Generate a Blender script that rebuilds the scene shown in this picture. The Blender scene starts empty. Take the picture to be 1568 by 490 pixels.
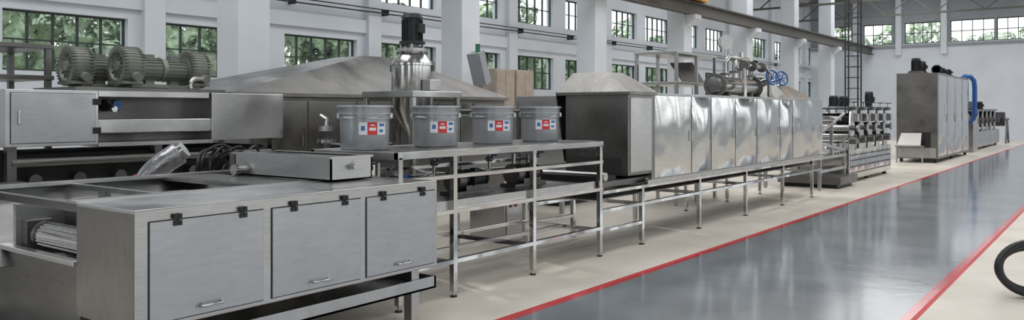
import bpy, bmesh, math, random
from mathutils import Vector, Matrix
random.seed(7)
S=bpy.context.scene
# ---------------------------------------------------------------- materials
def newmat(n):
    m=bpy.data.materials.new(n); m.use_nodes=True
    nt=m.node_tree; b=nt.nodes['Principled BSDF']
    return m,nt,b
def lin(c):
    return tuple(((x/255)/12.92 if x/255<=.04045 else ((x/255+.055)/1.055)**2.4) for x in c)+(1,)
def plain(n,c,rough=.5,metal=0,var=.12,scale=6,bump=0):
    m,nt,b=newmat(n)
    tc=nt.nodes.new('ShaderNodeTexCoord'); nz=nt.nodes.new('ShaderNodeTexNoise')
    nz.inputs['Scale'].default_value=scale; nz.inputs['Detail'].default_value=5
    nt.links.new(tc.outputs['Object'],nz.inputs['Vector'])
    r=nt.nodes.new('ShaderNodeValToRGB'); c=lin(c)
    r.color_ramp.elements[0].position=.3; r.color_ramp.elements[1].position=.7
    r.color_ramp.elements[0].color=tuple(x*(1-var) for x in c[:3])+(1,)
    r.color_ramp.elements[1].color=tuple(min(1,x*(1+var)) for x in c[:3])+(1,)
    nt.links.new(nz.outputs['Fac'],r.inputs['Fac']); nt.links.new(r.outputs['Color'],b.inputs['Base Color'])
    b.inputs['Roughness'].default_value=rough; b.inputs['Metallic'].default_value=metal
    if bump:
        bp=nt.nodes.new('ShaderNodeBump'); bp.inputs['Strength'].default_value=bump; bp.inputs['Distance'].default_value=.02
        nt.links.new(nz.outputs['Fac'],bp.inputs['Height']); nt.links.new(bp.outputs['Normal'],b.inputs['Normal'])
    return m
def steel(n,c,rough=.3,stretch=(1,1,30),warp=0,metal=1.0,lo=.88):
    m,nt,b=newmat(n); c=lin(c)
    tc=nt.nodes.new('ShaderNodeTexCoord'); mp=nt.nodes.new('ShaderNodeMapping')
    mp.inputs['Scale'].default_value=stretch
    nz=nt.nodes.new('ShaderNodeTexNoise'); nz.inputs['Scale'].default_value=8; nz.inputs['Detail'].default_value=5
    nt.links.new(tc.outputs['Object'],mp.inputs['Vector']); nt.links.new(mp.outputs['Vector'],nz.inputs['Vector'])
    r=nt.nodes.new('ShaderNodeValToRGB')
    r.color_ramp.elements[0].position=.3; r.color_ramp.elements[1].position=.75
    r.color_ramp.elements[0].color=tuple(x*lo for x in c[:3])+(1,)
    r.color_ramp.elements[1].color=tuple(min(1,x*1.07) for x in c[:3])+(1,)
    nt.links.new(nz.outputs['Fac'],r.inputs['Fac']); nt.links.new(r.outputs['Color'],b.inputs['Base Color'])
    mr=nt.nodes.new('ShaderNodeMapRange'); mr.inputs['From Min'].default_value=.3; mr.inputs['From Max'].default_value=.7; mr.inputs['To Min'].default_value=rough*.7; mr.inputs['To Max'].default_value=rough*1.3
    n2=nt.nodes.new('ShaderNodeTexNoise'); n2.inputs['Scale'].default_value=2.2; n2.inputs['Detail'].default_value=4
    nt.links.new(tc.outputs['Object'],n2.inputs['Vector'])
    nt.links.new(n2.outputs['Fac'],mr.inputs['Value']); nt.links.new(mr.outputs['Result'],b.inputs['Roughness'])
    b.inputs['Metallic'].default_value=metal
    if warp:
        n3=nt.nodes.new('ShaderNodeTexNoise'); n3.inputs['Scale'].default_value=1.6; n3.inputs['Detail'].default_value=1
        nt.links.new(tc.outputs['Object'],n3.inputs['Vector'])
        bp=nt.nodes.new('ShaderNodeBump'); bp.inputs['Strength'].default_value=1; bp.inputs['Distance'].default_value=warp
        nt.links.new(n3.outputs['Fac'],bp.inputs['Height']); nt.links.new(bp.outputs['Normal'],b.inputs['Normal'])
    return m
STEEL=steel('steel_satin',(188,188,187),.32,(1,1,14),.006)
STEELH=steel('steel_satin_horizontal',(188,188,187),.30,(6,1,1),.006)
MIRROR=steel('steel_mirror',(208,208,206),.11,(1,1,12),.035)
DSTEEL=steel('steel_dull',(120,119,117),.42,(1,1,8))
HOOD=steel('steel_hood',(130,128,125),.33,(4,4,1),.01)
DOORM=steel('steel_door_matte',(178,180,182),.42,(1,1,5),.004,.8,.95)
PIPE=steel('steel_pipe',(190,190,188),.2,(3,3,3))
BLACK=plain('rubber_black',(22,22,24),.45)
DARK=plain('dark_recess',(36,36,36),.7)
MOTOR=plain('motor_charcoal',(48,50,53),.5,.3)
BLOW=plain('blower_grey_green',(124,127,118),.5,.3)
BLUE=plain('blue_paint',(30,90,160),.35)
RED=plain('red_label',(205,50,55),.5,0,.05)
WHITE=plain('white_label',(225,228,232),.5,0,.05)
LBLUE=plain('blue_label',(60,110,170),.5,0,.05)
BUCK=plain('bucket_grey',(165,168,172),.3,.45,.05)
YEL=plain('crane_yellow',(200,150,60),.5)
RUST=plain('crane_beam_paint',(92,90,86),.6)
WALL=plain('wall_plaster_white',(212,217,224),.85,0,.05,.9)
COL=plain('column_paint',(212,217,223),.7,0,.05,1.0)
WALLG=plain('wall_plaster_grey',(150,154,159),.85,0,.06,1.5)
FRAME=plain('window_frame_dark',(50,58,57),.5)
CEIL=plain('ceiling_paint',(182,185,190),.9,0,.03)
CARD=plain('cabinet_beige',(165,153,140),.7)
GREEN=plain('green_fitting',(50,110,80),.5)
FOIL=plain('duct_foil',(175,175,178),.28,.9,.2,14,.5)
SHEET=plain('paper_white',(225,225,220),.6,0,.03)
BARK=plain('bark',(80,65,50),.9)
GRASS=plain('grass',(115,130,90),.9)
LEAF,nt,b=newmat('leaves')
tc=nt.nodes.new('ShaderNodeTexCoord'); nz=nt.nodes.new('ShaderNodeTexNoise'); nz.inputs['Scale'].default_value=2.6; nz.inputs['Detail'].default_value=8; nz.inputs['Roughness'].default_value=.75
nt.links.new(tc.outputs['Object'],nz.inputs['Vector'])
r=nt.nodes.new('ShaderNodeValToRGB'); r.color_ramp.elements[0].color=lin((84,110,80)); r.color_ramp.elements[1].color=lin((192,208,172))
r.color_ramp.elements[0].position=.44; r.color_ramp.elements[1].position=.64
nt.links.new(nz.outputs['Fac'],r.inputs['Fac']); nt.links.new(r.outputs['Color'],b.inputs['Base Color'])
mt=nt.nodes.new('ShaderNodeMath'); mt.operation='GREATER_THAN'; mt.inputs[1].default_value=.49
nt.links.new(nz.outputs['Fac'],mt.inputs[0]); nt.links.new(mt.outputs[0],b.inputs['Alpha']); b.inputs['Roughness'].default_value=.7
GLASS,nt,b=newmat('window_glass'); nt.nodes.remove(b)
t=nt.nodes.new('ShaderNodeBsdfTransparent'); g=nt.nodes.new('ShaderNodeBsdfGlossy'); g.inputs['Roughness'].default_value=.05
mx=nt.nodes.new('ShaderNodeMixShader'); mx.inputs[0].default_value=.06
nt.links.new(t.outputs[0],mx.inputs[1]); nt.links.new(g.outputs[0],mx.inputs[2]); nt.links.new(mx.outputs[0],nt.nodes['Material Output'].inputs[0])
# floor: cream slab, blue-grey epoxy aisle, red painted lines
FLOOR,nt,b=newmat('floor_cream_with_epoxy_aisle')
tc=nt.nodes.new('ShaderNodeTexCoord'); sx=nt.nodes.new('ShaderNodeSeparateXYZ'); nt.links.new(tc.outputs['Object'],sx.inputs[0])
def math_(op,a,bv,clamp=False):
    n=nt.nodes.new('ShaderNodeMath'); n.operation=op; n.use_clamp=clamp
    for i,v in enumerate((a,bv)):
        if isinstance(v,(int,float)): n.inputs[i].default_value=v
        else: nt.links.new(v,n.inputs[i])
    return n.outputs[0]
def band(lo,hi):
    return math_('MULTIPLY',math_('GREATER_THAN',sx.outputs[0],lo),math_('LESS_THAN',sx.outputs[0],hi))
nz=nt.nodes.new('ShaderNodeTexNoise'); nz.inputs['Scale'].default_value=1.1; nz.inputs['Detail'].default_value=6
nt.links.new(tc.outputs['Object'],nz.inputs['Vector'])
def ramp(c0,c1,fac):
    r=nt.nodes.new('ShaderNodeValToRGB'); r.color_ramp.elements[0].position=.3; r.color_ramp.elements[1].position=.7
    r.color_ramp.elements[0].color=lin(c0); r.color_ramp.elements[1].color=lin(c1); nt.links.new(fac,r.inputs[0]); return r.outputs[0]
cream=ramp((202,194,182),(226,219,207),nz.outputs['Fac'])
epo=ramp((112,119,126),(133,140,146),nz.outputs['Fac'])
red=ramp((184,42,52),(204,54,64),nz.outputs['Fac'])
def mix(f,a,c):
    n=nt.nodes.new('ShaderNodeMix'); n.data_type='RGBA'; nt.links.new(f,n.inputs[0]); nt.links.new(a,n.inputs[6]); nt.links.new(c,n.inputs[7]); return n.outputs[2]
ais=band(-3.79,-1.30)
rl=math_('ADD',band(-3.84,-3.73),band(-1.37,-1.26),True)
colr=mix(rl,mix(ais,cream,epo),red); nt.links.new(colr,b.inputs['Base Color'])
ro=math_('SUBTRACT',.42,math_('MULTIPLY',ais,.33)); nt.links.new(math_('ADD',ro,math_('MULTIPLY',nz.outputs['Fac'],.08)),b.inputs['Roughness'])
bp=nt.nodes.new('ShaderNodeBump'); bp.inputs['Strength'].default_value=.3; bp.inputs['Distance'].default_value=.003
n4=nt.nodes.new('ShaderNodeTexNoise'); n4.inputs['Scale'].default_value=5; nt.links.new(tc.outputs['Object'],n4.inputs['Vector'])
nt.links.new(n4.outputs['Fac'],bp.inputs['Height']); nt.links.new(bp.outputs['Normal'],b.inputs['Normal'])
nt.links.new(math_('ADD',.5,math_('MULTIPLY',ais,.4)),b.inputs['Specular IOR Level'])
# ---------------------------------------------------------------- builder
class M:
    def __init__(s,name): s.n=name; s.bm=bmesh.new(); s.m=[]
    def mi(s,mat):
        if mat not in s.m: s.m.append(mat)
        return s.m.index(mat)
    def _merge(s,tmp,mat):
        i=s.mi(mat)
        me=bpy.data.meshes.new('t'); 
        for f in tmp.faces: f.material_index=i
        tmp.to_mesh(me); tmp.free(); s.bm.from_mesh(me); bpy.data.meshes.remove(me)
    def box(s,x0,x1,y0,y1,z0,z1,mat,bv=0):
        t=bmesh.new(); bmesh.ops.create_cube(t,size=1)
        for v in t.verts: v.co=Vector(((x0+x1)/2+v.co.x*abs(x1-x0),(y0+y1)/2+v.co.y*abs(y1-y0),(z0+z1)/2+v.co.z*abs(z1-z0)))
        if bv: bmesh.ops.bevel(t,geom=t.edges[:],offset=bv,segments=2,affect='EDGES',profile=.5)
        s._merge(t,mat); return s
    def obox(s,c,ax,dims,mat,bv=0):
        t=bmesh.new(); bmesh.ops.create_cube(t,size=1)
        for v in t.verts: v.co=Vector(c)+ax@Vector((v.co.x*dims[0],v.co.y*dims[1],v.co.z*dims[2]))
        s._merge(t,mat); return s
    def bar(s,p0,p1,w,mat,h=None):
        p0=Vector(p0);p1=Vector(p1); d=p1-p0
        q=d.to_track_quat('Z','Y').to_matrix()
        return s.obox((p0+p1)/2,q,(w,h or w,d.length),mat)
    def cyl(s,p0,p1,r0,mat,r1=None,seg=24):
        p0=Vector(p0);p1=Vector(p1); d=p1-p0; r1=r0 if r1 is None else r1
        t=bmesh.new(); bmesh.ops.create_cone(t,cap_ends=True,segments=seg,radius1=r0,radius2=max(r1,.0005),depth=d.length)
        q=d.to_track_quat('Z','Y').to_matrix()
        for v in t.verts: v.co=(p0+p1)/2+q@v.co
        for f in t.faces: f.smooth=len(f.verts)==4
        s._merge(t,mat); return s
    def lathe(s,o,prof,mat,seg=40,axis=(0,0,1)):
        o=Vector(o); q=Vector(axis).to_track_quat('Z','Y').to_matrix(); t=bmesh.new(); rings=[]
        for r,z in prof:
            rings.append([t.verts.new(o+q@Vector((r*math.cos(2*math.pi*i/seg),r*math.sin(2*math.pi*i/seg),z))) for i in range(seg)])
        for a,b_ in zip(rings,rings[1:]):
            for i in range(seg):
                f=t.faces.new((a[i],a[(i+1)%seg],b_[(i+1)%seg],b_[i])); f.smooth=True
        bmesh.ops.remove_doubles(t,verts=t.verts[:],dist=1e-5)
        s._merge(t,mat); return s
    def arc(s,o,r,a0,a1,z0,z1,mat,seg=8):
        t=bmesh.new(); o=Vector(o); lo=[];hi=[]
        for i in range(seg+1):
            a=a0+(a1-a0)*i/seg; p=Vector((r*math.cos(a),r*math.sin(a),0))
            lo.append(t.verts.new(o+p+Vector((0,0,z0)))); hi.append(t.verts.new(o+p+Vector((0,0,z1))))
        for i in range(seg):
            f=t.faces.new((lo[i],lo[i+1],hi[i+1],hi[i])); f.smooth=True
        s._merge(t,mat); return s
    def tube(s,pts,r,mat,seg=12,sub=0):
        pts=[Vector(p) for p in pts]
        if sub:
            q=[]; n=len(pts)
            for i in range(n-1):
                p0=pts[max(i-1,0)];p1=pts[i];p2=pts[i+1];p3=pts[min(i+2,n-1)]
                for k in range(sub):
                    t=k/sub
                    q.append(.5*((2*p1)+(p2-p0)*t+(2*p0-5*p1+4*p2-p3)*t*t+(3*p1-p0-3*p2+p3)*t**3))
            q.append(pts[-1]); pts=q
        t=bmesh.new(); rings=[]; up=None
        for i,p in enumerate(pts):
            d=(pts[min(i+1,len(pts)-1)]-pts[max(i-1,0)]).normalized()
            if up is None: up=d.orthogonal().normalized()
            up=(up-d*up.dot(d)).normalized(); sd=d.cross(up)
            rings.append([t.verts.new(p+r*(math.cos(2*math.pi*k/seg)*up+math.sin(2*math.pi*k/seg)*sd)) for k in range(seg)])
        for a,b_ in zip(rings,rings[1:]):
            for k in range(seg):
                f=t.faces.new((a[k],a[(k+1)%seg],b_[(k+1)%seg],b_[k])); f.smooth=True
        t.faces.new(rings[0][::-1]); t.faces.new(rings[-1])
        s._merge(t,mat); return s
    def torus(s,o,R,r,mat,axis=(0,0,1),seg=32,sg=10):
        q=Vector(axis).to_track_quat('Z','Y').to_matrix(); o=Vector(o); t=bmesh.new(); rings=[]
        for i in range(seg):
            a=2*math.pi*i/seg
            rings.append([t.verts.new(o+q@Vector(((R+r*math.cos(2*math.pi*k/sg))*math.cos(a),(R+r*math.cos(2*math.pi*k/sg))*math.sin(a),r*math.sin(2*math.pi*k/sg)))) for k in range(sg)])
        for i in range(seg):
            for k in range(sg):
                f=t.faces.new((rings[i][k],rings[(i+1)%seg][k],rings[(i+1)%seg][(k+1)%sg],rings[i][(k+1)%sg])); f.smooth=True
        s._merge(t,mat); return s
    def frustum(s,b0,b1,z0,z1,mat):
        t=bmesh.new(); P=[]
        for (x0,x1,y0,y1),z in ((b0,z0),(b1,z1)):
            P.append([t.verts.new(c) for c in ((x0,y0,z),(x1,y0,z),(x1,y1,z),(x0,y1,z))])
        t.faces.new(P[0][::-1]); t.faces.new(P[1])
        for i in range(4): t.faces.new((P[0][i],P[0][(i+1)%4],P[1][(i+1)%4],P[1][i]))
        s._merge(t,mat); return s
    def poly(s,pts,mat,thick=0):
        t=bmesh.new(); f=t.faces.new([t.verts.new(p) for p in pts])
        if thick:
            f.normal_update(); n=f.normal.copy(); g=bmesh.ops.extrude_face_region(t,geom=[f])
            for v in g['geom']:
                if isinstance(v,bmesh.types.BMVert): v.co+=n*thick
            bmesh.ops.recalc_face_normals(t,faces=t.faces[:])
        s._merge(t,mat); return s
    def pillow(s,x,y0,y1,z0,z1,d,mat,n=12):
        t=bmesh.new(); g=[]
        for i in range(n+1):
            row=[]
            for j in range(n+1):
                a=i/n;c=j/n; h=d*(max(0,math.sin(math.pi*a))**.6)*(max(0,math.sin(math.pi*c))**.6)
                row.append(t.verts.new((x+h,y0+(y1-y0)*a,z0+(z1-z0)*c)))
            g.append(row)
        for i in range(n):
            for j in range(n):
                f=t.faces.new((g[i][j],g[i+1][j],g[i+1][j+1],g[i][j+1])); f.smooth=True
        s._merge(t,mat); return s
    def done(s):
        for e in s.bm.edges:
            if len(e.link_faces)==2 and e.calc_face_angle(0)>math.radians(38): e.smooth=False
        me=bpy.data.meshes.new(s.n); s.bm.to_mesh(me); s.bm.free()
        for m in s.m: me.materials.append(m)
        o=bpy.data.objects.new(s.n,me); S.collection.objects.link(o); return o
def motor_v(g,x,y,z,r,h,mat=MOTOR):
    g.cyl((x,y,z),(x,y,z+.03),r*1.25,mat); g.cyl((x,y,z+.03),(x,y,z+h*.85),r*.9,mat)
    for i in range(18):
        a=2*math.pi*i/18; c=Vector((x+r*.95*math.cos(a),y+r*.95*math.sin(a),z+h*.45))
        g.obox(c,Matrix.Rotation(a,3,'Z'),(r*.16,r*.06,h*.7),mat)
    g.cyl((x,y,z+h*.85),(x,y,z+h),r*1.08,mat,r*.85)
    g.box(x+r*.8,x+r*1.35,y-r*.4,y+r*.4,z+h*.35,z+h*.65,mat,.004)
def motor_h(g,p,d,r,L,mat=MOTOR):
    p=Vector(p); d=Vector(d).normalized(); q=d.to_track_quat('Z','Y').to_matrix()
    g.cyl(p,p+d*L*.08,r*1.2,mat); g.cyl(p,p+d*L*.85,r*.9,mat); g.cyl(p+d*L*.82,p+d*L,r*1.06,mat,r*.85)
    for i in range(20):
        a=2*math.pi*i/20
        g.obox(p+d*L*.45+q@Vector((r*.94*math.cos(a),r*.94*math.sin(a),0)),q@Matrix.Rotation(a,3,'Z'),(r*.14,r*.05,L*.7),mat)
    g.box(p.x+d.x*L*.45-r*.4,p.x+d.x*L*.45+r*.4,p.y+d.y*L*.45-r*.4,p.y+d.y*L*.45+r*.4,p.z+r*.8,p.z+r*1.25,mat)
# ---------------------------------------------------------------- room shell
XW=-15.74; YE=52; H=8.6; XR=9; YB=-8
g=M('floor'); g.box(XW-.3,XR,YB,YE+.3,-.1,0,FLOOR); g.done()
z1,z2,z3,z4=2.33,3.43,4.5,5.55
per=3.0; w=2.25
starts=[.9466*15.74+per*i for i in range(-7,13)]
g=M('wall_left')
T=.3
g.box(XW-T,XW,YB,YE+.3,0,z1,WALL); g.box(XW-T,XW,YB,YE+.3,z2,z3,WALL); g.box(XW-T,XW,YB,YE+.3,z4,H,WALL)
ys=[YB]
for s0 in starts: ys+= [s0,s0+w]
ys.append(YE+.3)
for i in range(0,len(ys),2):
    for a,b_ in ((z1,z2),(z3,z4)): g.box(XW-T,XW,ys[i],ys[i+1],a,b_,WALL)
for k in range(-2,7):
    y=14.62+6*k; g.box(XW,XW+.18,y-.22,y+.22,0,H,COL)
g.box(XW,XW+.1,YB,YE,3.62,3.95,WALL)
g.done()
n=0
for s0 in starts:
    for a,b_ in ((z1,z2),(z3,z4)):
        n+=1; g=M('window_%d'%n); x=XW-.16; e=.035
        g.box(x-.03,x+.03,s0,s0+w,a,a+e,FRAME); g.box(x-.03,x+.03,s0,s0+w,b_-e,b_,FRAME)
        for k in range(6):
            yy=s0+(w-e)*k/5; g.box(x-.03,x+.03,yy,yy+e,a+e,b_-e,FRAME)
        zz=a+(b_-a)*.52
        for k in range(5):
            g.box(x-.02,x+.02,s0+e+(w-e)*k/5,s0+(w-e)*(k+1)/5,zz-.014,zz+.014,FRAME)
        g.poly([(x,s0,a),(x,s0+w,a),(x,s0+w,b_),(x,s0,b_)],GLASS)
        g.done()
e1,e2=5.55,6.8
g=M('wall_end'); g.box(XW,XR,YE,YE+.3,0,e1,WALL); g.box(XW,XR,YE,YE+.3,e2,H,WALLG)
wins=[(-14.9,1.6),(-12.6,1.6),(-10.3,1.9),(-7.9,2.2),(-5.6,2.5),(-3.0,2.5),(-.4,2.5),(2.2,2.5),(4.8,2.5)]; prev=XW
for s0,ww in wins:
    g.box(prev,s0,YE,YE+.3,e1,e2,WALLG); prev=s0+ww
g.box(prev,XR,YE,YE+.3,e1,e2,WALLG)
g.box(XW,XR,YE-.1,YE,e1-.2,e1-.06,WALLG)
for x in (-13,-10.6,-8.2): g.box(x-.15,x+.15,YE-.25,YE,4.9,H,COL)
g.done()
for s0,ww in wins:
    n+=1; g=M('window_%d'%n); y=YE+.15
    for z in (e1,(e1+e2)/2-.02,e2-.05): g.box(s0,s0+ww,y-.03,y+.03,z,z+.045,FRAME)
    m_=max(3,round(ww/.5))
    for k in range(m_+1):
        xx=s0+(ww-.04)*k/m_; g.box(xx,xx+.04,y-.025,y+.025,e1+.045,e2-.05,FRAME)
    g.poly([(s0,y,e1),(s0+ww,y,e1),(s0+ww,y,e2),(s0,y,e2)],GLASS); g.done()
g=M('wall_right'); g.box(XR,XR+.3,YB,YE+.3,0,1.0,WALL); g.box(XR,XR+.3,YB,YE+.3,4.8,H,WALL)
for k in range(11): g.box(XR,XR+.3,YB+6*k-.9,YB+6*k+.9,1.0,4.8,WALL)
g.done()
g=M('wall_back'); g.box(XW-.3,XR+.3,YB-.3,YB,3.6,H,WALLG)
for (a,b_) in ((XW-.3,-11),(-7.5,-1),(3,XR+.3)): g.box(a,b_,YB-.3,YB,0,3.6,WALLG)
g.done()
g=M('ceiling'); g.box(XW-.3,XR+.3,YB,YE+.3,H,H+.2,CEIL); g.done()
for k in range(7):
    y=8.67+5.98*k
    g=M('concrete_column'); x=-12.65
    g.box(x-.33,x+.33,y-.33,y+.33,0,H,COL,.02)
    if k>=3: g.frustum((x+.3,x+.34,y-.25,y+.25),(x+.3,x+.72,y-.25,y+.25),4.6,4.85,COL)
    if k>=3: g.box(x+.3,x+.72,y-.25,y+.25,4.85,5.0,COL)
    g.done()
g=M('crane_runway_beam')
for z in (5.0,5.4): g.box(-12.28,-11.98,12,YE,z,z+.03,RUST)
g.box(-12.14,-12.11,12,YE,5.0,5.42,RUST); g.box(-12.16,-12.1,12,YE,5.43,5.49,BLACK)
g.done()
g=M('overhead_crane')
g.box(-12.2,6,24,24.5,5.55,6.3,YEL); g.box(-12.2,6,26.4,26.9,5.55,6.3,YEL); g.box(-12.3,-11.9,23.4,27.4,5.5,5.8,YEL); g.done()
g=M('roof_truss')
for yy in (34,42,49):
    g.box(-15.7,XR,yy,yy+.15,7.9,8.05,RUST); g.box(-15.7,XR,yy,yy+.15,6.95,7.05,RUST)
    x=-15.4
    while x<XR-1: g.bar((x,yy+.07,7.0),(x+1.2,yy+.07,7.95),.06,RUST); g.bar((x+1.2,yy+.07,7.95),(x+2.4,yy+.07,7.0),.06,RUST); x+=2.4
g.done()
g=M('lattice_mast'); cx,cy=-9.0,35.5; a=.25
for sx_ in (-a,a):
    for sy in (-a,a): g.box(cx+sx_-.025,cx+sx_+.025,cy+sy-.025,cy+sy+.025,0,H,MOTOR)
z=.3
while z<8.2:
    for s1 in (-a,a):
        g.bar((cx-a,cy+s1,z),(cx+a,cy+s1,z),.022,MOTOR); g.bar((cx+s1,cy-a,z),(cx+s1,cy+a,z),.022,MOTOR)
    z+=.45
g.done()
g=M('wall_conduit')
g.tube([(XW+.25,YB,4.16),(XW+.25,YE-1,4.16)],.018,MOTOR,8); g.tube([(XW+.25,YB,4.26),(XW+.25,YE-1,4.26)],.015,MOTOR,8)
for k in range(18): g.box(XW,XW+.27,-6+3*k,-5.97+3*k,4.12,4.28,MOTOR)
g.done()
# outside
g=M('ground_outside'); g.box(-60,XW-.3,-20,90,-.2,-.05,GRASS); g.box(XW-.3,30,YE+.3,90,-.2,-.05,GRASS); g.done()
g=M('tree_row')
def tree(x,y,hh,i,sc=1):
    g.cyl((x,y,-.06),(x,y,hh*.7),.12,BARK,.06,10)
    for j in range(5):
        t=bmesh.new(); bmesh.ops.create_icosphere(t,subdivisions=3,radius=1)
        c=Vector((x+random.uniform(-.6,.6),y+random.uniform(-1,1),hh*random.uniform(.5,1))); r=random.uniform(.8,1.3)*sc
        for v in t.verts: v.co=c+v.co*r*(1+.25*math.sin(5*v.co.x+i)*math.cos(6*v.co.z+j))
        for f in t.faces: f.smooth=True
        g._merge(t,LEAF)
for i in range(26): tree(-21+random.uniform(-1,1.2),-3+2.3*i+random.uniform(-.6,.6),random.uniform(3.6,5.8),i)
for i in range(12): tree(-18+2.3*i,YE+8+random.uniform(-1,1),random.uniform(5.6,7.2),i,1.3)
g.done()
# ---------------------------------------------------------------- near conveyor machine
g=M('conveyor_feed_machine')
XF=-4.10; xi=-4.75; xb=-6.15; ya,yb=2.16,4.48; zt,zb=1.08,.44
g.box(xi,XF,ya,yb,zb,zt,STEEL,.006)
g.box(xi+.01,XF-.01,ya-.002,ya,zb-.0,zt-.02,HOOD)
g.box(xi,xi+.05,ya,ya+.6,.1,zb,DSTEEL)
for (y0,y1) in ((2.235,2.94),(3.006,3.712),(3.768,4.445)):
    g.box(XF,XF+.002,y0-.006,y1+.006,.466,1.016,DARK)
    g.box(XF,XF+.012,y0,y1,.472,1.01,DOORM,.003)
    L=y1-y0; ym=(y0+y1)/2
    g.tube([(XF+.012,ym-.07,.52),(XF+.045,ym-.066,.52),(XF+.05,ym-.05,.522),(XF+.05,ym+.05,.522),(XF+.045,ym+.066,.52),(XF+.012,ym+.07,.52)],.0075,PIPE,10)
    for s_ in (-1,1): g.cyl((XF+.012,ym+s_*.07,.52),(XF+.016,ym+s_*.07,.52),.016,PIPE)
    for f in (.22,.80):
        yh=y0+L*f
        for dz in (-.018,.018): g.box(XF+.008,XF+.022,yh-.024,yh-.003,1.012+dz-.014,1.012+dz+.014,BLACK,.002); g.box(XF+.008,XF+.022,yh+.003,yh+.024,1.012+dz-.014,1.012+dz+.014,BLACK,.002)
        g.box(XF+.008,XF+.018,yh-.004,yh+.004,.985,1.04,MOTOR)
for x in (XF-.09,xb+.09):
    for y in (2.3,4.30): g.box(x-.04,x+.04,y-.04,y+.04,.0,zb,STEEL,.004)
g.box(xb+.1,XF-.03,1.9,4.50,.27,.285,STEELH); g.box(XF-.045,XF-.03,1.9,4.50,.27,.36,STEELH); g.box(xb+.1,XF-.03,4.48,4.50,.27,.36,STEELH)
g.box(xb-.06,xb,1.5,yb,.3,zt,STEEL,.004)
g.poly([(xb,1.5,1.07),(xb,4.45,1.07),(-5.62,4.45,.62),(-5.62,1.5,.62)],STEELH,.01)
g.box(-5.64,xi,2.2,4.45,.60,.615,STEELH)
g.box(xb,xi,yb-.03,yb,zb,zt,STEEL)
for y in (2.72,3.45): g.box(-6.15,xi,y-.02,y+.02,1.05,1.08,STEELH)
g.box(-6.15,xi,3.45,3.85,1.068,1.08,DSTEEL)
g.box(xb-.06,xb+.09,1.5,yb,1.07,1.09,STEELH); g.box(xi-.1,xi,2.16,yb,1.07,1.085,STEELH)
g.box(-6.2,xi,2.17,2.21,1.02,1.07,DSTEEL,.004)
g.box(-5.62,-5.52,2.7,2.74,.8,1.05,STEEL)
g.box(xb,xi,2.17,2.19,.1,.73,DSTEEL); g.box(xb,xi,2.14,2.2,.715,.745,STEEL,.004)
g.box(-5.7,-5.66,2.2,3.4,.60,1.0,STEEL); g.box(-5.66,xi,2.5,2.52,.6,1.0,DSTEEL)
yr=2.31; zr=.81
g.cyl((-5.47,yr,zr),(-4.76,yr,zr),.078,PIPE)
for i in range(22):
    a=2*math.pi*i/22; g.bar((-5.44,yr+.081*math.cos(a),zr+.081*math.sin(a)),(-4.8,yr+.081*math.cos(a),zr+.081*math.sin(a)),.009,PIPE)
g.cyl((-5.6,yr,zr),(-5.47,yr,zr),.025,PIPE); g.cyl((-5.5,yr,zr),(-5.47,yr,zr),.088,DSTEEL)
g.box(-5.68,-5.58,yr-.08,yr+.08,.6,.9,DSTEEL,.004)
g.done()
g=M('coating_trough_box')
x0,x1,y0,y1=-5.75,-4.57,3.86,4.26
g.box(x0,x1,y0,y1,1.09,1.1,STEEL)
for a in ((x0,x1,y0,y0+.012),(x0,x1,y1-.012,y1),(x0,x0+.012,y0,y1),(x1-.012,x1,y0,y1)): g.box(*a,1.09,1.26,STEEL)
g.box(x0-.01,x1+.01,y0-.015,y0+.012,1.252,1.268,STEELH); g.box(x1-.012,x1+.012,y0,y1,1.252,1.268,STEELH)
g.box(x0,x1,y1-.012,y1+.012,1.252,1.268,STEELH)
g.cyl((x0-.2,4.05,1.2),(x1+.0,4.05,1.2),.045,PIPE); g.cyl((x0-.12,4.05,1.2),(x0,4.05,1.2),.07,DSTEEL)
g.cyl((x1,4.05,1.19),(x1+.05,4.05,1.19),.02,PIPE); g.box(x0-.26,x0-.14,3.98,4.12,1.09,1.25,DSTEEL,.01)
g.cyl((x0+.1,y0-.05,1.13),(x0+.1,y0,1.13),.03,PIPE); g.cyl((x0+.1,y0-.08,1.13),(x0+.1,y0-.05,1.13),.045,PIPE)
g.done()
# ---------------------------------------------------------------- pumps helper
def pump(x,y,z,mat,g=None):
    own=g is None
    if own: g=M('transfer_pump')
    g.box(x-.1,x+.1,y-.28,y+.28,z,z+.03,DSTEEL)
    motor_h(g,(x,y,z+.13),(0,1,0),.085,.26,mat); g.cyl((x,y-.12,z+.13),(x,y,z+.13),.05,DSTEEL); g.cyl((x,y-.22,z+.13),(x,y-.12,z+.13),.11,DSTEEL)
    g.tube([(x,y-.18,z+.2),(x,y-.18,z+.4),(x+.05,y-.18,z+.44),(x+.18,y-.18,z+.44)],.022,PIPE); g.box(x-.08,x-.05,y-.1,y+.2,z+.02,z+.08,DSTEEL); g.box(x+.05,x+.08,y-.1,y+.2,z+.02,z+.08,DSTEEL)
    if own: g.done()
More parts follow.
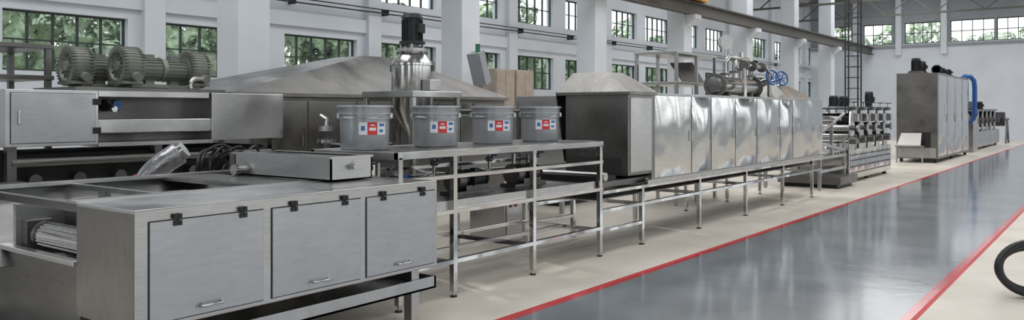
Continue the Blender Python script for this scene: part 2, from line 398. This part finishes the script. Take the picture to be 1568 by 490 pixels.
# ---------------------------------------------------------------- bucket table
g=M('steel_bucket_stand')
xf,xk=-4.57,-5.64; y0,y1=4.54,7.70; L=.025
YL=(4.57,5.23,6.40,7.66)
for y in YL:
    for x in (xf-L,xk+L):
        g.box(x-L,x+L,y-L,y+L,.05,1.23,MIRROR,.004); g.cyl((x,y,.0),(x,y,.05),.012,PIPE); g.cyl((x,y,0),(x,y,.012),.03,BLACK)
    for z in (.29,.76,1.2): g.box(xk+2*L,xf-2*L,y-.02,y+.02,z-.02,z+.02,MIRROR)
for x in (xf-L,xk+L):
    for z,h in ((1.24,.03),(1.04,.018),(.74,.02),(.31,.02)):
        g.box(x-L*.99,x+L*.99,y0,y1,z-h,z+h,MIRROR,.003)
g.box(xk,xf,y0,y0+.05,1.21,1.269,STEEL,.003); g.box(xk,xf,y1-.05,y1,1.21,1.269,STEEL,.003)
g.box(xk+.05,xf-.05,y0+.05,y1-.05,1.25,1.266,HOOD)
g.poly([(xf-.05,4.7,.79),(xf-.05,7.6,.79),(xk+.3,7.6,.79),(xk+.3,4.7,.79)],STEELH,.012)
g.box(xf-.06,xf-.045,4.7,7.6,.76,.83,STEELH)
g.bar((xk+.05,5.23,.3),(xk+.05,6.4,.7),.025,MIRROR); g.bar((xf-.5,4.6,.3),(xf-.5,7.6,.3),.04,STEEL)
pump(-5.1,5.0,.803,BLUE,g); pump(-5.1,6.0,.803,MOTOR,g); pump(-5.15,7.0,.803,DSTEEL,g)
for y in (4.9,5.75,6.6,7.45):
    g.tube([(-5.3,y,1.22),(-5.3,y,1.0),(-5.45,y,.95),(-5.52,y,.95)],.02,PIPE)
    g.cyl((-5.3,y-.03,1.1),(-5.3,y+.03,1.1),.03,DSTEEL); g.box(-5.3,-5.2,y-.008,y+.008,1.13,1.145,BLUE)
g.tube([(-5.52,4.7,.95),(-5.52,7.6,.95)],.028,PIPE)
g.done()
def bucket(x,y,z):
    g=M('ink_bucket')
    prof=[(0,0),(.20,0),(.205,.012),(.208,.02),(.212,.26),(.228,.262),(.228,.272),(.214,.276),(.215,.30),(.232,.303),(.232,.313),(.218,.318),(.222,.36),(.242,.362),(.242,.378),(.216,.380),(.208,.30),(.2,.02),(0,.02)]
    g.lathe((x,y,z),prof,BUCK,48)
    g.lathe((x,y,z),[(0,.34),(.20,.34)],DARK,32)
    a=math.atan2(-y,-x)+.02
    R=.2135
    def lab(a0,a1,za,zb_,m,rr=R): g.arc((x,y,z),rr,a+a0,a+a1,za,zb_,m)
    lab(-.25,.08,.13,.235,WHITE); lab(.08,.5,.13,.235,RED); lab(.5,.9,.13,.235,WHITE)
    lab(-.17,-.01,.165,.205,LBLUE,R+.001); lab(.58,.84,.2,.225,LBLUE,R+.001); lab(.58,.78,.15,.175,LBLUE,R+.001)
    lab(.15,.43,.165,.19,WHITE,R+.001); lab(.2,.38,.205,.215,WHITE,R+.001)
    for s_ in (1.4,-1.4):
        c=Vector((x+.225*math.cos(a+s_),y+.225*math.sin(a+s_),z+.29)); g.cyl(c-Vector((0,0,.02)),c+Vector((0,0,.02)),.018,PIPE)
    pts=[]
    for i in range(13):
        t=-1.4+2.8*i/12; pts.append((x+.238*math.cos(a+t),y+.238*math.sin(a+t),z+.29-.02*math.cos(t*1.12)))
    g.tube(pts,.003,PIPE,6)
    g.done()
for y in (4.80,5.66,6.53,7.38): bucket(-5.2 if y>5 else -5.24,y,1.27)
# ---------------------------------------------------------------- mixer
g=M('mixing_tank')
x,y=-6.45,6.63
for sx_ in (-.36,.36):
    for sy in (-.36,.36): g.box(x+sx_-.025,x+sx_+.025,y+sy-.025,y+sy+.025,0,1.78,STEEL,.003)
for s_ in (-.36,.36):
    for z in (.5,1.15): g.box(x-.36,x+.36,y+s_-.02,y+s_+.02,z-.02,z+.02,STEEL); g.box(x+s_-.02,x+s_+.02,y-.36,y+.36,z-.02,z+.02,STEEL)
g.box(x-.4,x+.4,y-.4,y+.4,1.75,1.82,STEEL,.006)
g.lathe((x,y,0),[(0,1.3),(.05,1.3),(.07,1.36),(.235,1.62),(.235,2.11),(.255,2.115),(.255,2.14),(.237,2.145),(.15,2.25),(.1,2.26),(.1,2.3),(0,2.3)],PIPE,48)
g.cyl((x,y,1.18),(x,y,1.32),.045,PIPE); g.cyl((x,y,1.1),(x,y,1.18),.07,DSTEEL)
g.tube([(x,y,1.12),(x,y,.95),(x+.2,y,.9),(x+.7,y,.9)],.03,PIPE,12)
for a in range(4): 
    t=a*math.pi/2+.7; g.box(x+.12*math.cos(t)-.012,x+.12*math.cos(t)+.012,y+.12*math.sin(t)-.012,y+.12*math.sin(t)+.012,2.2,2.37,STEEL)
g.cyl((x,y,2.27),(x,y,2.31),.17,STEEL); g.cyl((x,y,2.30),(x,y,2.40),.07,DSTEEL)
motor_v(g,x,y,2.36,.118,.345)
g.box(x+.24,x+.36,y-.09,y+.09,1.83,1.95,STEEL,.005)
for i in range(4):
    a=i*math.pi/2+.5; g.cyl((x+.25*math.cos(a),y+.25*math.sin(a),2.05),(x+.25*math.cos(a),y+.25*math.sin(a),2.15),.014,DSTEEL)
g.done()
pump(-6.05,5.0,0,BLUE); pump(-5.9,5.65,0,MOTOR)
g=M('ink_return_tank')
g.lathe((-6.45,5.45,0),[(0,.0),(.24,0),(.25,.02),(.25,.7),(.265,.705),(.265,.725),(0,.76)],DSTEEL,32); g.cyl((-6.45,5.45,.75),(-6.45,5.45,.8),.05,PIPE); motor_v(g,-6.45,5.45,.78,.08,.24); g.done()
g=M('electrical_junction_box')
g.box(-6.5,-5.95,7.7,8.1,0,.62,STEEL,.01); g.box(-5.95,-5.935,7.73,8.07,.05,.58,STEEL,.004); g.cyl((-5.935,7.8,.45),(-5.92,7.8,.45),.02,GREEN); g.cyl((-5.935,7.9,.45),(-5.92,7.9,.45),.02,RED); g.done()
# ---------------------------------------------------------------- drying oven
g=M('drying_oven')
xf,xk=-4.58,-5.62; zb,zt=.77,1.80
g.box(xk,xf-.02,8.9,15.9,zb,zt,STEEL)
ed=[8.93,10.0,10.64,11.52,12.4,13.46,14.12,15.88]
for i in range(7):
    a,b_=ed[i]+.012,ed[i+1]-.012
    g.box(xf-.02,xf,a,b_,zb+.01,zt-.01,MIRROR)
    g.pillow(xf+.001,a,b_,zb+.012,zt-.012,.015 if i%2==0 else .035,MIRROR)
    g.cyl((xf+.03,b_-.03,1.2),(xf+.03,b_-.03,1.34),.01,PIPE)
g.box(xk-.01,xf+.015,8.9,15.9,zt,zt+.02,STEEL)
g.box(xf-.03,xf+.015,8.74,15.9,zb-.06,zb,STEELH,.004)
g.box(-5.48,xf-.02,8.32,8.9,.84,1.80,HOOD,.008)
g.box(xf-.02,xf-.01,8.36,8.88,.88,1.76,STEEL,.003)
g.poly([(-5.6,8.30,1.79),(-5.6,8.8,1.79),(-5.49,8.8,.98),(-5.49,8.32,.98)],HOOD,.01)
g.box(-5.60,xf+.02,8.28,8.98,1.79,1.83,HOOD,.004)
g.frustum((-5.60,xf+.02,8.28,8.98),(-5.43,xf-.36,8.42,8.8),1.83,2.07,HOOD)
g.frustum((xk+.1,xf-.1,14.2,15.7),(xk+.4,xf-.45,14.6,15.3),1.82,2.07,HOOD)
g.box(-5.4,xf-.12,8.31,8.33,.86,1.05,DARK)
for y in (8.66,10.3,12.0,13.68,15.3):
    for x in (xf-.03,xk+.03): g.box(x-.025,x+.025,y-.025,y+.025,.05,.72,MIRROR,.003); g.cyl((x,y,0),(x,y,.05),.014,PIPE); g.cyl((x,y,0),(x,y,.012),.035,BLACK)
    g.box(xk+.05,xf-.05,y-.02,y+.02,.47,.51,MIRROR); g.box(xk+.05,xf-.05,y-.02,y+.02,.66,.70,MIRROR)
for x in (xf-.03,xk+.03):
    g.box(x-.024,x+.024,7.72,15.9,.675,.715,MIRROR,.003); g.box(x-.022,x+.022,7.72,15.9,.47,.51,MIRROR,.003); g.box(x-.02,x+.02,7.72,8.7,.25,.29,MIRROR,.003)
g.box(xk+.1,xf-.1,7.75,15.9,.6,.612,DSTEEL)
g.box(xk+.1,xf-.1,7.8,8.9,.73,.80,DSTEEL,.004)
g.box(xk+.15,xf-.12,7.78,8.2,.80,.86,DARK)
g.cyl((xk+.1,7.85,.86),(xf-.05,7.85,.86),.05,PIPE)
g.done()
g=M('steam_heat_exchanger')
x=-5.3
g.cyl((x,12.5,2.02),(x,14.1,2.02),.15,PIPE); g.cyl((x,12.45,2.02),(x,12.5,2.02),.19,DSTEEL); g.cyl((x,14.1,2.02),(x,14.15,2.02),.19,DSTEEL)
g.lathe((x,12.45,2.02),[(.15,0),(.12,.06),(0,.09)],DSTEEL,24,(0,-1,0))
for y in (12.8,13.8): g.box(x-.12,x+.12,y-.04,y+.04,1.82,1.92,DSTEEL)
g.tube([(x,12.9,2.15),(x,12.9,2.42),(x,13.05,2.5),(x,13.9,2.5),(x,14.05,2.42),(x,14.05,2.0),(x,14.3,1.95),(x,14.6,1.95)],.045,PIPE)
g.tube([(x,13.3,2.15),(x,13.3,2.5)],.045,PIPE); g.tube([(x,13.6,2.15),(x,13.6,2.62)],.04,PIPE)
g.tube([(x+.25,13.1,1.83),(x+.25,13.1,2.3),(x+.25,13.3,2.36),(x+.25,14.1,2.36),(x+.25,14.3,2.28),(x+.25,14.3,1.83)],.04,PIPE)
for y in (13.1,13.45,13.9): g.cyl((x+.25,y-.02,2.36),(x+.25,y+.02,2.36),.085,DSTEEL)
for (yy,zz) in ((12.9,2.2),(13.3,2.25),(13.6,2.3),(14.05,2.2)): g.cyl((x,yy,zz),(x,yy,zz+.035),.085,DSTEEL)
for y in (14.3,14.8):
    g.cyl((x,y,2.1),(x+.3,y,2.2),.025,PIPE); g.torus((x+.3,y,2.2),.13,.014,BLUE,(.8,-.5,.2))
    q=Vector((.8,-.5,.2)).to_track_quat('Z','Y').to_matrix()
    for k in range(3):
        a=k*math.pi/3; d=q@Vector((.12*math.cos(a),.12*math.sin(a),0)); c=Vector((x+.3,y,2.2)); g.bar(c-d,c+d,.014,BLUE)
    g.cyl((x,y,1.82),(x,y,2.2),.05,DSTEEL)
g.tube([(x,12.9,2.45),(x,12.9,2.72)],.018,PIPE); g.cyl((x-.02,12.92,2.75),(x+.03,12.86,2.75),.12,PIPE,None,32); g.cyl((x+.03,12.86,2.75),(x+.034,12.856,2.75),.10,STEEL,None,32)
g.done()
g=M('steel_rack')
x0,x1,y0,y1=-6.75,-6.0,12.5,14.1
for x in (x0,x1):
    for y in (y0,(y0+y1)/2,y1): g.box(x-.025,x+.025,y-.025,y+.025,0,2.6,STEEL)
for z in (.5,1.3,2.05,2.57): g.box(x0-.03,x1+.03,y0-.03,y1+.03,z,z+.05,STEEL,.004)
g.poly([(x1-.1,13.0,2.1),(x1-.35,13.0,2.45),(x1-.35,13.9,2.5),(x1-.1,13.9,2.1)],RUST,.02)
g.done()
# ---------------------------------------------------------------- printing / coating machine
g=M('roller_printing_machine')
xf,xk=-4.8,-6.1
g.box(xk,xf,18.6,22.6,.08,.74,MIRROR,.008)
for y in (18.8,20.5,22.3):
    for x in (xf-.1,xk+.1): g.cyl((x,y,0),(x,y,.08),.05,BLACK)
for i in range(26):
    for z in (.22,.36,.5,.62):
        y=18.75+i*.148; g.cyl((xf,y,z),(xf+.006,y,z),.022,DARK,None,8)
for i in range(5):
    y=18.95+i*.8
    for x in (xf-.06,xk+.06):
        g.poly([(x-.015,y-.17,.74),(x-.015,y+.25,.74),(x-.015,y+.3,1.25),(x-.015,y+.15,1.66),(x-.015,y-.02,1.66),(x-.015,y-.1,1.2)],MIRROR,.03)
    for (dy,z,r,m) in ((0,.98,.1,PIPE),(.1,1.22,.11,STEEL),(.06,1.45,.09,BLACK),(-.1,1.05,.05,PIPE)):
        g.cyl((xk+.08,y+dy,z),(xf-.08,y+dy,z),r,m,None,20)
    g.cyl((xf-.05,y+.1,1.22),(xf+.08,y+.1,1.22),.05,DSTEEL); g.cyl((xf+.06,y+.1,1.22),(xf+.09,y+.1,1.22),.1,PIPE)
    g.cyl((xf-.05,y,.95),(xf+.07,y,.95),.09,DSTEEL)
    g.box(xf-.1,xf+.06,y-.05,y+.15,1.62,1.7,DSTEEL,.004)
    g.box(xf-.02,xf+.1,y+.0,y+.14,1.36,1.54,STEEL,.01)
    g.cyl((xf+.02,y+.05,1.7),(xf+.02,y+.05,1.8),.02,PIPE); g.torus((xf+.02,y+.05,1.8),.07,.01,BLACK)
    if i in (0,1,4): motor_v(g,xf-.45,y+.1,1.7,.1,.4 if i==4 else .25)
g.box(xk,xf-.02,18.8,22.5,1.64,1.68,DSTEEL)
g.done()
g=M('infeed_roller_conveyor')
for x in (-4.85,-5.95):
    for z in (.35,.62): g.box(x-.02,x+.02,16.5,18.5,z,z+.06,STEEL)
    for y in (16.6,18.35): g.box(x-.03,x+.03,y-.03,y+.03,0,1.0,STEEL)
    g.bar((x,16.6,.95),(x,18.4,.75),.05,STEEL)
    g.bar((x,16.6,1.15),(x,18.4,1.55),.04,STEEL); g.box(x-.03,x+.03,17.4,17.46,.68,1.35,STEEL)
for i in range(9): g.cyl((-5.93,16.65+i*.21,.72),(-4.87,16.65+i*.21,.72),.045,PIPE,None,16)
for i in range(4): g.cyl((-5.93,17+i*.4,1.2+i*.08),(-4.87,17+i*.4,1.2+i*.08),.05,PIPE,None,16)
g.box(-5.9,-4.6,17.2,18.5,.08,.24,DSTEEL,.01); g.box(-5.8,-4.7,17.3,18.4,0,.08,BLACK)
motor_v(g,-5.3,17.6,1.5,.1,.3); g.box(-5.9,-4.9,17.45,17.75,1.46,1.5,STEEL)
g.done()
# ---------------------------------------------------------------- tall drying cabinet
g=M('drying_tower_cabinet')
xf,xk,y0,y1=-4.53,-5.70,27.6,33.8; z0,z1_=.12,2.78
g.box(xk,xf,y0,y1,z0,z1_,HOOD,.01)
for i in range(4):
    a=y0+.05+i*1.54; g.pillow(xf+.002,a,a+1.49,z0+.08,z1_-.06,.03,MIRROR); g.box(xf+.002,xf+.04,a+1.40,a+1.42,1.25,1.5,PIPE)
for y in (27.8,30.7,33.6):
    for x in (xf-.1,xk+.1): g.cyl((x,y,0),(x,y,z0),.05,BLACK)
g.box(xk+.1,xf-.1,y0-.012,y0,.95,2.7,HOOD); g.box(xk+.15,xf-.2,y0-.02,y0,.48,.95,DARK)
g.poly([(xk+.15,y0-.02,.92),(xf-.45,y0-.02,.92),(xf-.4,y0-.45,.55),(xk+.1,y0-.45,.55)],SHEET,.02)
g.box(xk+.05,xf-.3,y0-.5,y0,.5,.54,STEEL); 
for x in (xk+.1,xf-.35): g.box(x-.02,x+.02,y0-.48,y0-.44,0,.5,STEEL)
g.box(xk+.05,xf-.05,y0-.03,y0,.15,.45,STEEL,.004)
for (xx,yy,h) in ((-5.25,28.2,.42),(-5.3,29.3,.38),(-5.0,31,.22),(-5.0,32.2,.22)):
    g.box(xx-.2,xx+.2,yy-.2,yy+.2,z1_,z1_+.08,DSTEEL); motor_v(g,xx,yy,z1_+.08,.14,h)
motor_h(g,(-4.95,29.9,z1_+.2),(0,1,0),.13,.5); g.box(-5.15,-4.75,29.8,30.5,z1_,z1_+.08,DSTEEL)
g.done()
g=M('winding_machine')
g.box(-6,-4.75,37.0,45.0,.1,.75,STEEL,.01)
for y in (37.2,41,44.8): 
    for x in (-5.9,-4.9): g.cyl((x,y,0),(x,y,.1),.06,BLACK)
for i in range(6):
    y=37.2+i*1.35
    for x in (-4.85,-5.9): g.poly([(x-.02,y-.2,.75),(x-.02,y+.4,.75),(x-.02,y+.3,1.6),(x-.02,y,1.65)],STEEL,.04)
    for z in (1.0,1.3,1.5): g.cyl((-5.88,y+.1,z),(-4.87,y+.1,z),.1,PIPE if z<1.5 else BLACK,None,16)
    g.cyl((-4.82,y+.1,1.2),(-4.65,y+.1,1.2),.12,DSTEEL)
g.box(-6,-4.8,37.1,44.8,1.62,1.68,DSTEEL); g.box(-5.7,-5.1,38,40.5,1.68,2.0,MOTOR,.02); motor_v(g,-5.2,42,1.68,.13,.35)
g.done()
g=M('blue_exhaust_pipe')
g.tube([(-4.9,33.81,2.6),(-4.9,34.0,2.6),(-4.88,34.15,2.75),(-4.75,34.4,2.9),(-4.6,34.7,2.9),(-4.5,34.85,2.75),(-4.48,34.9,2.5),(-4.48,34.9,1.5),(-4.55,35.1,1.3),(-4.7,35.4,1.2),(-4.75,35.6,1.15)],.085,BLUE,16)
g.box(-5.6,-4.6,35.55,36.7,.0,1.4,STEEL,.01); g.cyl((-4.48,34.9,1.5),(-4.48,34.9,1.56),.12,BLUE)
g.done()
g=M('unwinding_stand')
for x in (-5.4,-4.6):
    g.bar((x,46.2,0),(x,46.8,1.2),.08,DSTEEL); g.bar((x,47.4,0),(x,46.8,1.2),.08,DSTEEL); g.bar((x,46.3,.2),(x,47.3,.2),.06,DSTEEL)
g.cyl((-5.5,46.8,1.2),(-4.5,46.8,1.2),.05,PIPE); g.cyl((-5.3,46.8,1.2),(-4.7,46.8,1.2),.35,MOTOR,None,32)
g.done()
# ---------------------------------------------------------------- left background machine with blowers
g=M('slotted_conveyor_housing')
X=-8.0; xk=-9.3
g.box(xk,X,3.02,3.85,1.27,1.80,STEEL,.006)
g.box(X,X+.004,3.06,3.82,1.30,1.77,DARK); g.box(X,X+.014,3.065,3.815,1.305,1.765,DOORM,.003)
g.cyl((X+.014,3.13,1.52),(X+.02,3.13,1.52),.012,PIPE); g.box(X+.014,X+.03,3.12,3.14,1.48,1.6,PIPE,.004)
for z in (1.38,1.66): g.box(X+.01,X+.03,3.79,3.86,z,z+.06,BLACK)
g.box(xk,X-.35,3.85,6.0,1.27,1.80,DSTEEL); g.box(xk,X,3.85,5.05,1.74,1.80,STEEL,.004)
g.box(X-.33,X-.02,3.85,5.1,1.38,1.52,STEELH,.01)
g.box(X-.35,X,3.85,5.1,1.25,1.29,STEEL)
g.box(xk,X,5.08,6.03,1.28,1.80,STEEL,.006)
g.cyl((X-.34,4.1,1.66),(X-.12,4.1,1.66),.05,BLUE); g.box(X-.3,X-.15,4.02,4.14,1.6,1.72,MOTOR,.01); g.cyl((X-.12,4.05,1.62),(X-.08,4.05,1.62),.03,PIPE)
g.tube([(X-.06,3.95,1.72),(X-.06,4.0,1.66),(X-.1,4.05,1.64)],.012,BLACK,8,3)
for y in (3.1,4.5,5.95):
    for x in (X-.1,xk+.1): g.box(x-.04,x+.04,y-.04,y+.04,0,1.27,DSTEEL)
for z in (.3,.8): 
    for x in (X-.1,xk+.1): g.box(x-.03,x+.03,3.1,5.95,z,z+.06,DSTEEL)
g.box(xk+.1,X-.2,2.6,5.9,.05,1.2,DARK,.02)  # dark block added to give the shade beneath the housing
g.cyl((X-.1,3.1,1.12),(X-.1,5.9,1.12),.05,DSTEEL)
g.box(-9.1,-8.15,3.7,5.35,1.80,1.84,DSTEEL)
g.box(xk,X-.1,2.2,3.02,1.15,1.24,DSTEEL,.004)
for i in range(7): g.cyl((X-.15,3.3+i*.4,.95),(X-.05,3.3+i*.4,.95),.06,DSTEEL,None,16)
g.done()
def blower(y,sg,x=-8.5,z=2.07,r=.205):
    g=M('ring_blower'); d=(0,sg,0)
    g.lathe((x,y,z),[(0,-.10),(.05,-.10),(.06,-.07),(.09,-.06),(r*.62,-.07),(r*.72,-.1),(r*.88,-.1),(r,-.05),(r,.06),(r*.88,.11),(r*.7,.11),(.1,.09),(0,.09)],BLOW,40,d)
    q=Vector(d).to_track_quat('Z','Y').to_matrix()
    for i in range(36):
        a=2*math.pi*i/36; c=Vector((x,y,z))+q@Vector((r*.88*math.cos(a),r*.88*math.sin(a),.005))
        g.obox(c,q@Matrix.Rotation(a,3,'Z'),(r*.29,.009,.222),BLOW)
    for i in range(12):
        a=2*math.pi*i/12; c=Vector((x,y,z))+q@Vector((r*.45*math.cos(a),r*.45*math.sin(a),-.07)); g.obox(c,q@Matrix.Rotation(a,3,'Z'),(r*.5,.012,.03),BLOW)
    motor_h(g,(x,y+sg*.1,z-.02),d,.125,.32,BLOW)
    g.box(x-.18,x+.18,y-.1,y+.1,1.88,1.91,BLOW,.004); g.box(x-.15,x+.15,min(y,y+sg*.4),max(y,y+sg*.4),1.845,1.885,BLOW,.004)
    g.box(x-.08,x+.08,y-.04,y+.04,1.88,z-.1,BLOW); g.box(x-.04,x+.04,y+sg*.25-.05,y+sg*.25+.05,1.88,z-.08,BLOW)
    g.cyl((x+.12,y,1.98),(x+.28,y,1.95),.045,BLOW)
    g.done()
blower(3.98,1,-8.78); blower(4.30,1,-8.36); blower(5.16,-1,-8.5)
g=M('steel_conduit_elbow'); g.tube([(-8.12,4.9,1.845),(-8.12,4.9,1.9),(-8.12,4.94,1.95),(-8.12,5.05,1.96)],.025,PIPE,12,4); g.done()
g=M('machine_frame_rack')
for (x,y) in ((-9.7,2.9),(-9.7,4.1),(-10.7,2.9),(-10.7,4.1)): g.box(x-.03,x+.03,y-.03,y+.03,0,2.35,DSTEEL)
for z in (1.95,2.3): g.box(-10.75,-9.65,2.85,4.15,z,z+.05,DSTEEL,.004)
g.box(-10.7,-9.7,2.9,3.6,1.9,2.2,STEEL,.01); motor_h(g,(-9.8,3.0,2.45),(0,1,0),.09,.25); g.done()
g=M('large_hooded_dryer')
x0,x1,y0,y1=-12.0,-9.5,6.6,12.3
g.box(x0,x1,y0,y1,.15,1.80,DSTEEL,.01)
g.box(x0-.1,x1+.06,y0-.3,y1+.05,1.80,1.86,HOOD,.006)
g.frustum((x0-.1,x1+.06,y0-.3,y1+.05),(-11.2,-10.5,9.6,10.4),1.86,2.56,HOOD)
for i in range(6):
    a=y0+.06+i*.94; g.box(x1,x1+.012,a,a+.9,.35,1.74,HOOD,.004); g.cyl((x1+.03,a+.82,1.1),(x1+.03,a+.82,1.25),.01,PIPE)
g.box(x0+.1,x1-.1,y0+.1,y1-.1,0,.15,DARK)
g.done()
g=M('valve_post_unit')
x,y=-7.6,6.35
g.cyl((x,y,0),(x,y,1.30),.05,DSTEEL); g.cyl((x,y,1.36),(x,y,1.42),.09,PIPE); g.cyl((x,y,1.22),(x,y,1.26),.11,PIPE); g.cyl((x,y,0),(x,y,.02),.16,DSTEEL); g.tube([(x,y,1.42),(x,y,1.5),(x-.1,y,1.54)],.03,PIPE); g.box(x-.05,x+.05,y-.05,y+.05,1.28,1.36,DSTEEL)
g.box(x-.25,x+.2,y+.15,y+.9,0,1.2,DSTEEL,.01)
g.done()
g=M('steel_control_cabinet')
g.box(-8.4,-7.5,11.2,12.6,.1,1.86,STEEL,.01); g.box(-7.5,-7.488,11.25,11.88,.2,1.8,DOORM,.004); g.box(-7.5,-7.488,11.92,12.55,.2,1.8,DOORM,.004); g.box(-7.488,-7.46,11.8,11.83,1.0,1.15,BLACK)
g.box(-8.35,-7.55,11.25,12.55,0,.1,BLACK); g.done()
g=M('return_conveyor_housing')
g.box(-7.7,-6.9,7.9,10.6,.7,1.62,HOOD,.01)
for y in (8.0,10.5):
    for x in (-7.62,-6.98): g.box(x-.03,x+.03,y-.03,y+.03,0,.7,STEEL)
g.box(-6.9,-6.888,8.0,9.2,.8,1.55,STEEL,.003); g.box(-6.9,-6.888,9.3,10.5,.8,1.55,STEEL,.003); g.done()
g=M('storage_cabinet')
for k in range(2):
    a=14.05+k*.75; g.box(-11.6,-11.1,a,a+.7,0,2.55,CARD,.01); g.box(-11.1,-11.09,a+.03,a+.34,.1,2.5,CARD,.003); g.box(-11.1,-11.09,a+.36,a+.67,.1,2.5,CARD,.003)
g.done()
g=M('milling_machine')
g.box(-11.6,-10.6,12.7,13.7,.3,1.75,DSTEEL,.02); g.box(-11.5,-10.7,12.8,13.6,0,.3,DARK)
g.obox((-10.8,13.1,2.5),Matrix.Rotation(.35,3,'X')@Matrix.Rotation(.2,3,'Z'),(.3,.25,.7),WALLG); g.cyl((-10.8,13.15,1.75),(-10.8,13.15,2.25),.05,DSTEEL); g.cyl((-10.75,13.0,2.8),(-10.75,13.0,3.0),.05,GREEN); g.done()
g=M('flexible_foil_duct')
g.tube([(-7.0,3.3,.14),(-6.85,3.45,.55),(-6.68,3.62,1.0),(-6.58,3.72,1.15),(-6.5,3.82,1.24)],.10,FOIL,18,5)
g.cyl((-6.505,3.815,1.235),(-6.47,3.85,1.27),.075,PIPE); g.torus((-6.68,3.62,1.02),.102,.008,RED,(.1,.1,.5))
g.done()
g=M('cable_bundle')
for k in range(14):
    w_=random.uniform(-.06,.06); v_=random.uniform(-.08,.08); g.tube([(-6.62,4.05+.025*k,.03),(-6.6,4.02+.025*k,.7),(-6.5+w_,3.95+.04*k,1.12+v_),(-6.5-w_,4.1+.04*k+v_,1.26+v_*.8),(-6.55+v_,4.3+.03*k,1.14+w_),(-6.5,4.45+.02*k,.8),(-6.6,4.5+.02*k,.03)],.013,BLACK,8,6)
g.done()
g=M('plastic_wrapped_pallet')
g.box(-7.7,-6.9,2.1,3.1,0,.12,BARK); g.frustum((-7.65,-6.95,2.15,3.05),(-7.5,-7.1,2.25,2.95),.12,1.0,DARK); g.done()
g=M('rubber_hose_coil')
c=Vector((-.585,8.22,0)); R=Vector((.7965,.6046,0)); Z=Vector((0,0,1)); N=Vector((-.6046,.7965,0))
for k in range(2):
    pts=[]
    for i in range(41):
        a=2*math.pi*i/40; pts.append(c+R*(.33-.05*k)*math.cos(a)+Z*(.25-.02*k+(.215-.03*k)*math.sin(a))+N*(.09*k+.04*math.sin(a)))
    g.tube(pts,.034,BLACK,12)
g.done()
# ---------------------------------------------------------------- lights
def area(n_,loc,rot,sx_,sy,e,col=(1,1,1)):
    l=bpy.data.lights.new(n_,'AREA'); l.shape='RECTANGLE'; l.size=sx_; l.size_y=sy; l.energy=e; l.color=col
    o=bpy.data.objects.new(n_,l); o.location=loc; o.rotation_euler=rot; S.collection.objects.link(o)
for xx in (-9.5,-1):
    for yy in (2,16,30,44): area('overhead_fill',(xx,yy,8.5),(0,0,0),4.5,11,440,(.98,.99,1))  # added overhead fill lamps; the ceiling itself has no openings
sl=bpy.data.lights.new('sun','SUN'); sl.energy=1.8; sl.angle=.02; sl.color=(1,.97,.92)
so=bpy.data.objects.new('sun',sl); S.collection.objects.link(so)
so.rotation_euler=Vector((.9,-.28,-.42)).to_track_quat('-Z','Y').to_euler()
W=bpy.data.worlds.new('world'); S.world=W; W.use_nodes=True
nt=W.node_tree; bg=nt.nodes['Background']
tc=nt.nodes.new('ShaderNodeTexCoord'); sp=nt.nodes.new('ShaderNodeSeparateXYZ'); nt.links.new(tc.outputs['Generated'],sp.inputs[0])
r=nt.nodes.new('ShaderNodeValToRGB'); r.color_ramp.elements[0].position=.0; r.color_ramp.elements[0].color=(.45,.46,.46,1)
r.color_ramp.elements[1].position=.5; r.color_ramp.elements[1].color=(.82,.91,1,1)
e=r.color_ramp.elements.new(.03); e.color=(.96,.99,1,1)
nt.links.new(sp.outputs[2],r.inputs[0]); nt.links.new(r.outputs[0],bg.inputs[0]); bg.inputs[1].default_value=2.2
# ---------------------------------------------------------------- camera
cd=bpy.data.cameras.new('camera'); co=bpy.data.objects.new('camera',cd); S.collection.objects.link(co)
co.location=(0,0,1.6); co.rotation_euler=(math.radians(90),0,math.radians(37.16))
cd.sensor_width=36; cd.lens=28.35; cd.shift_y=-.0478; cd.clip_end=300
S.camera=co
S.view_settings.view_transform='Standard'; S.view_settings.exposure=0.05
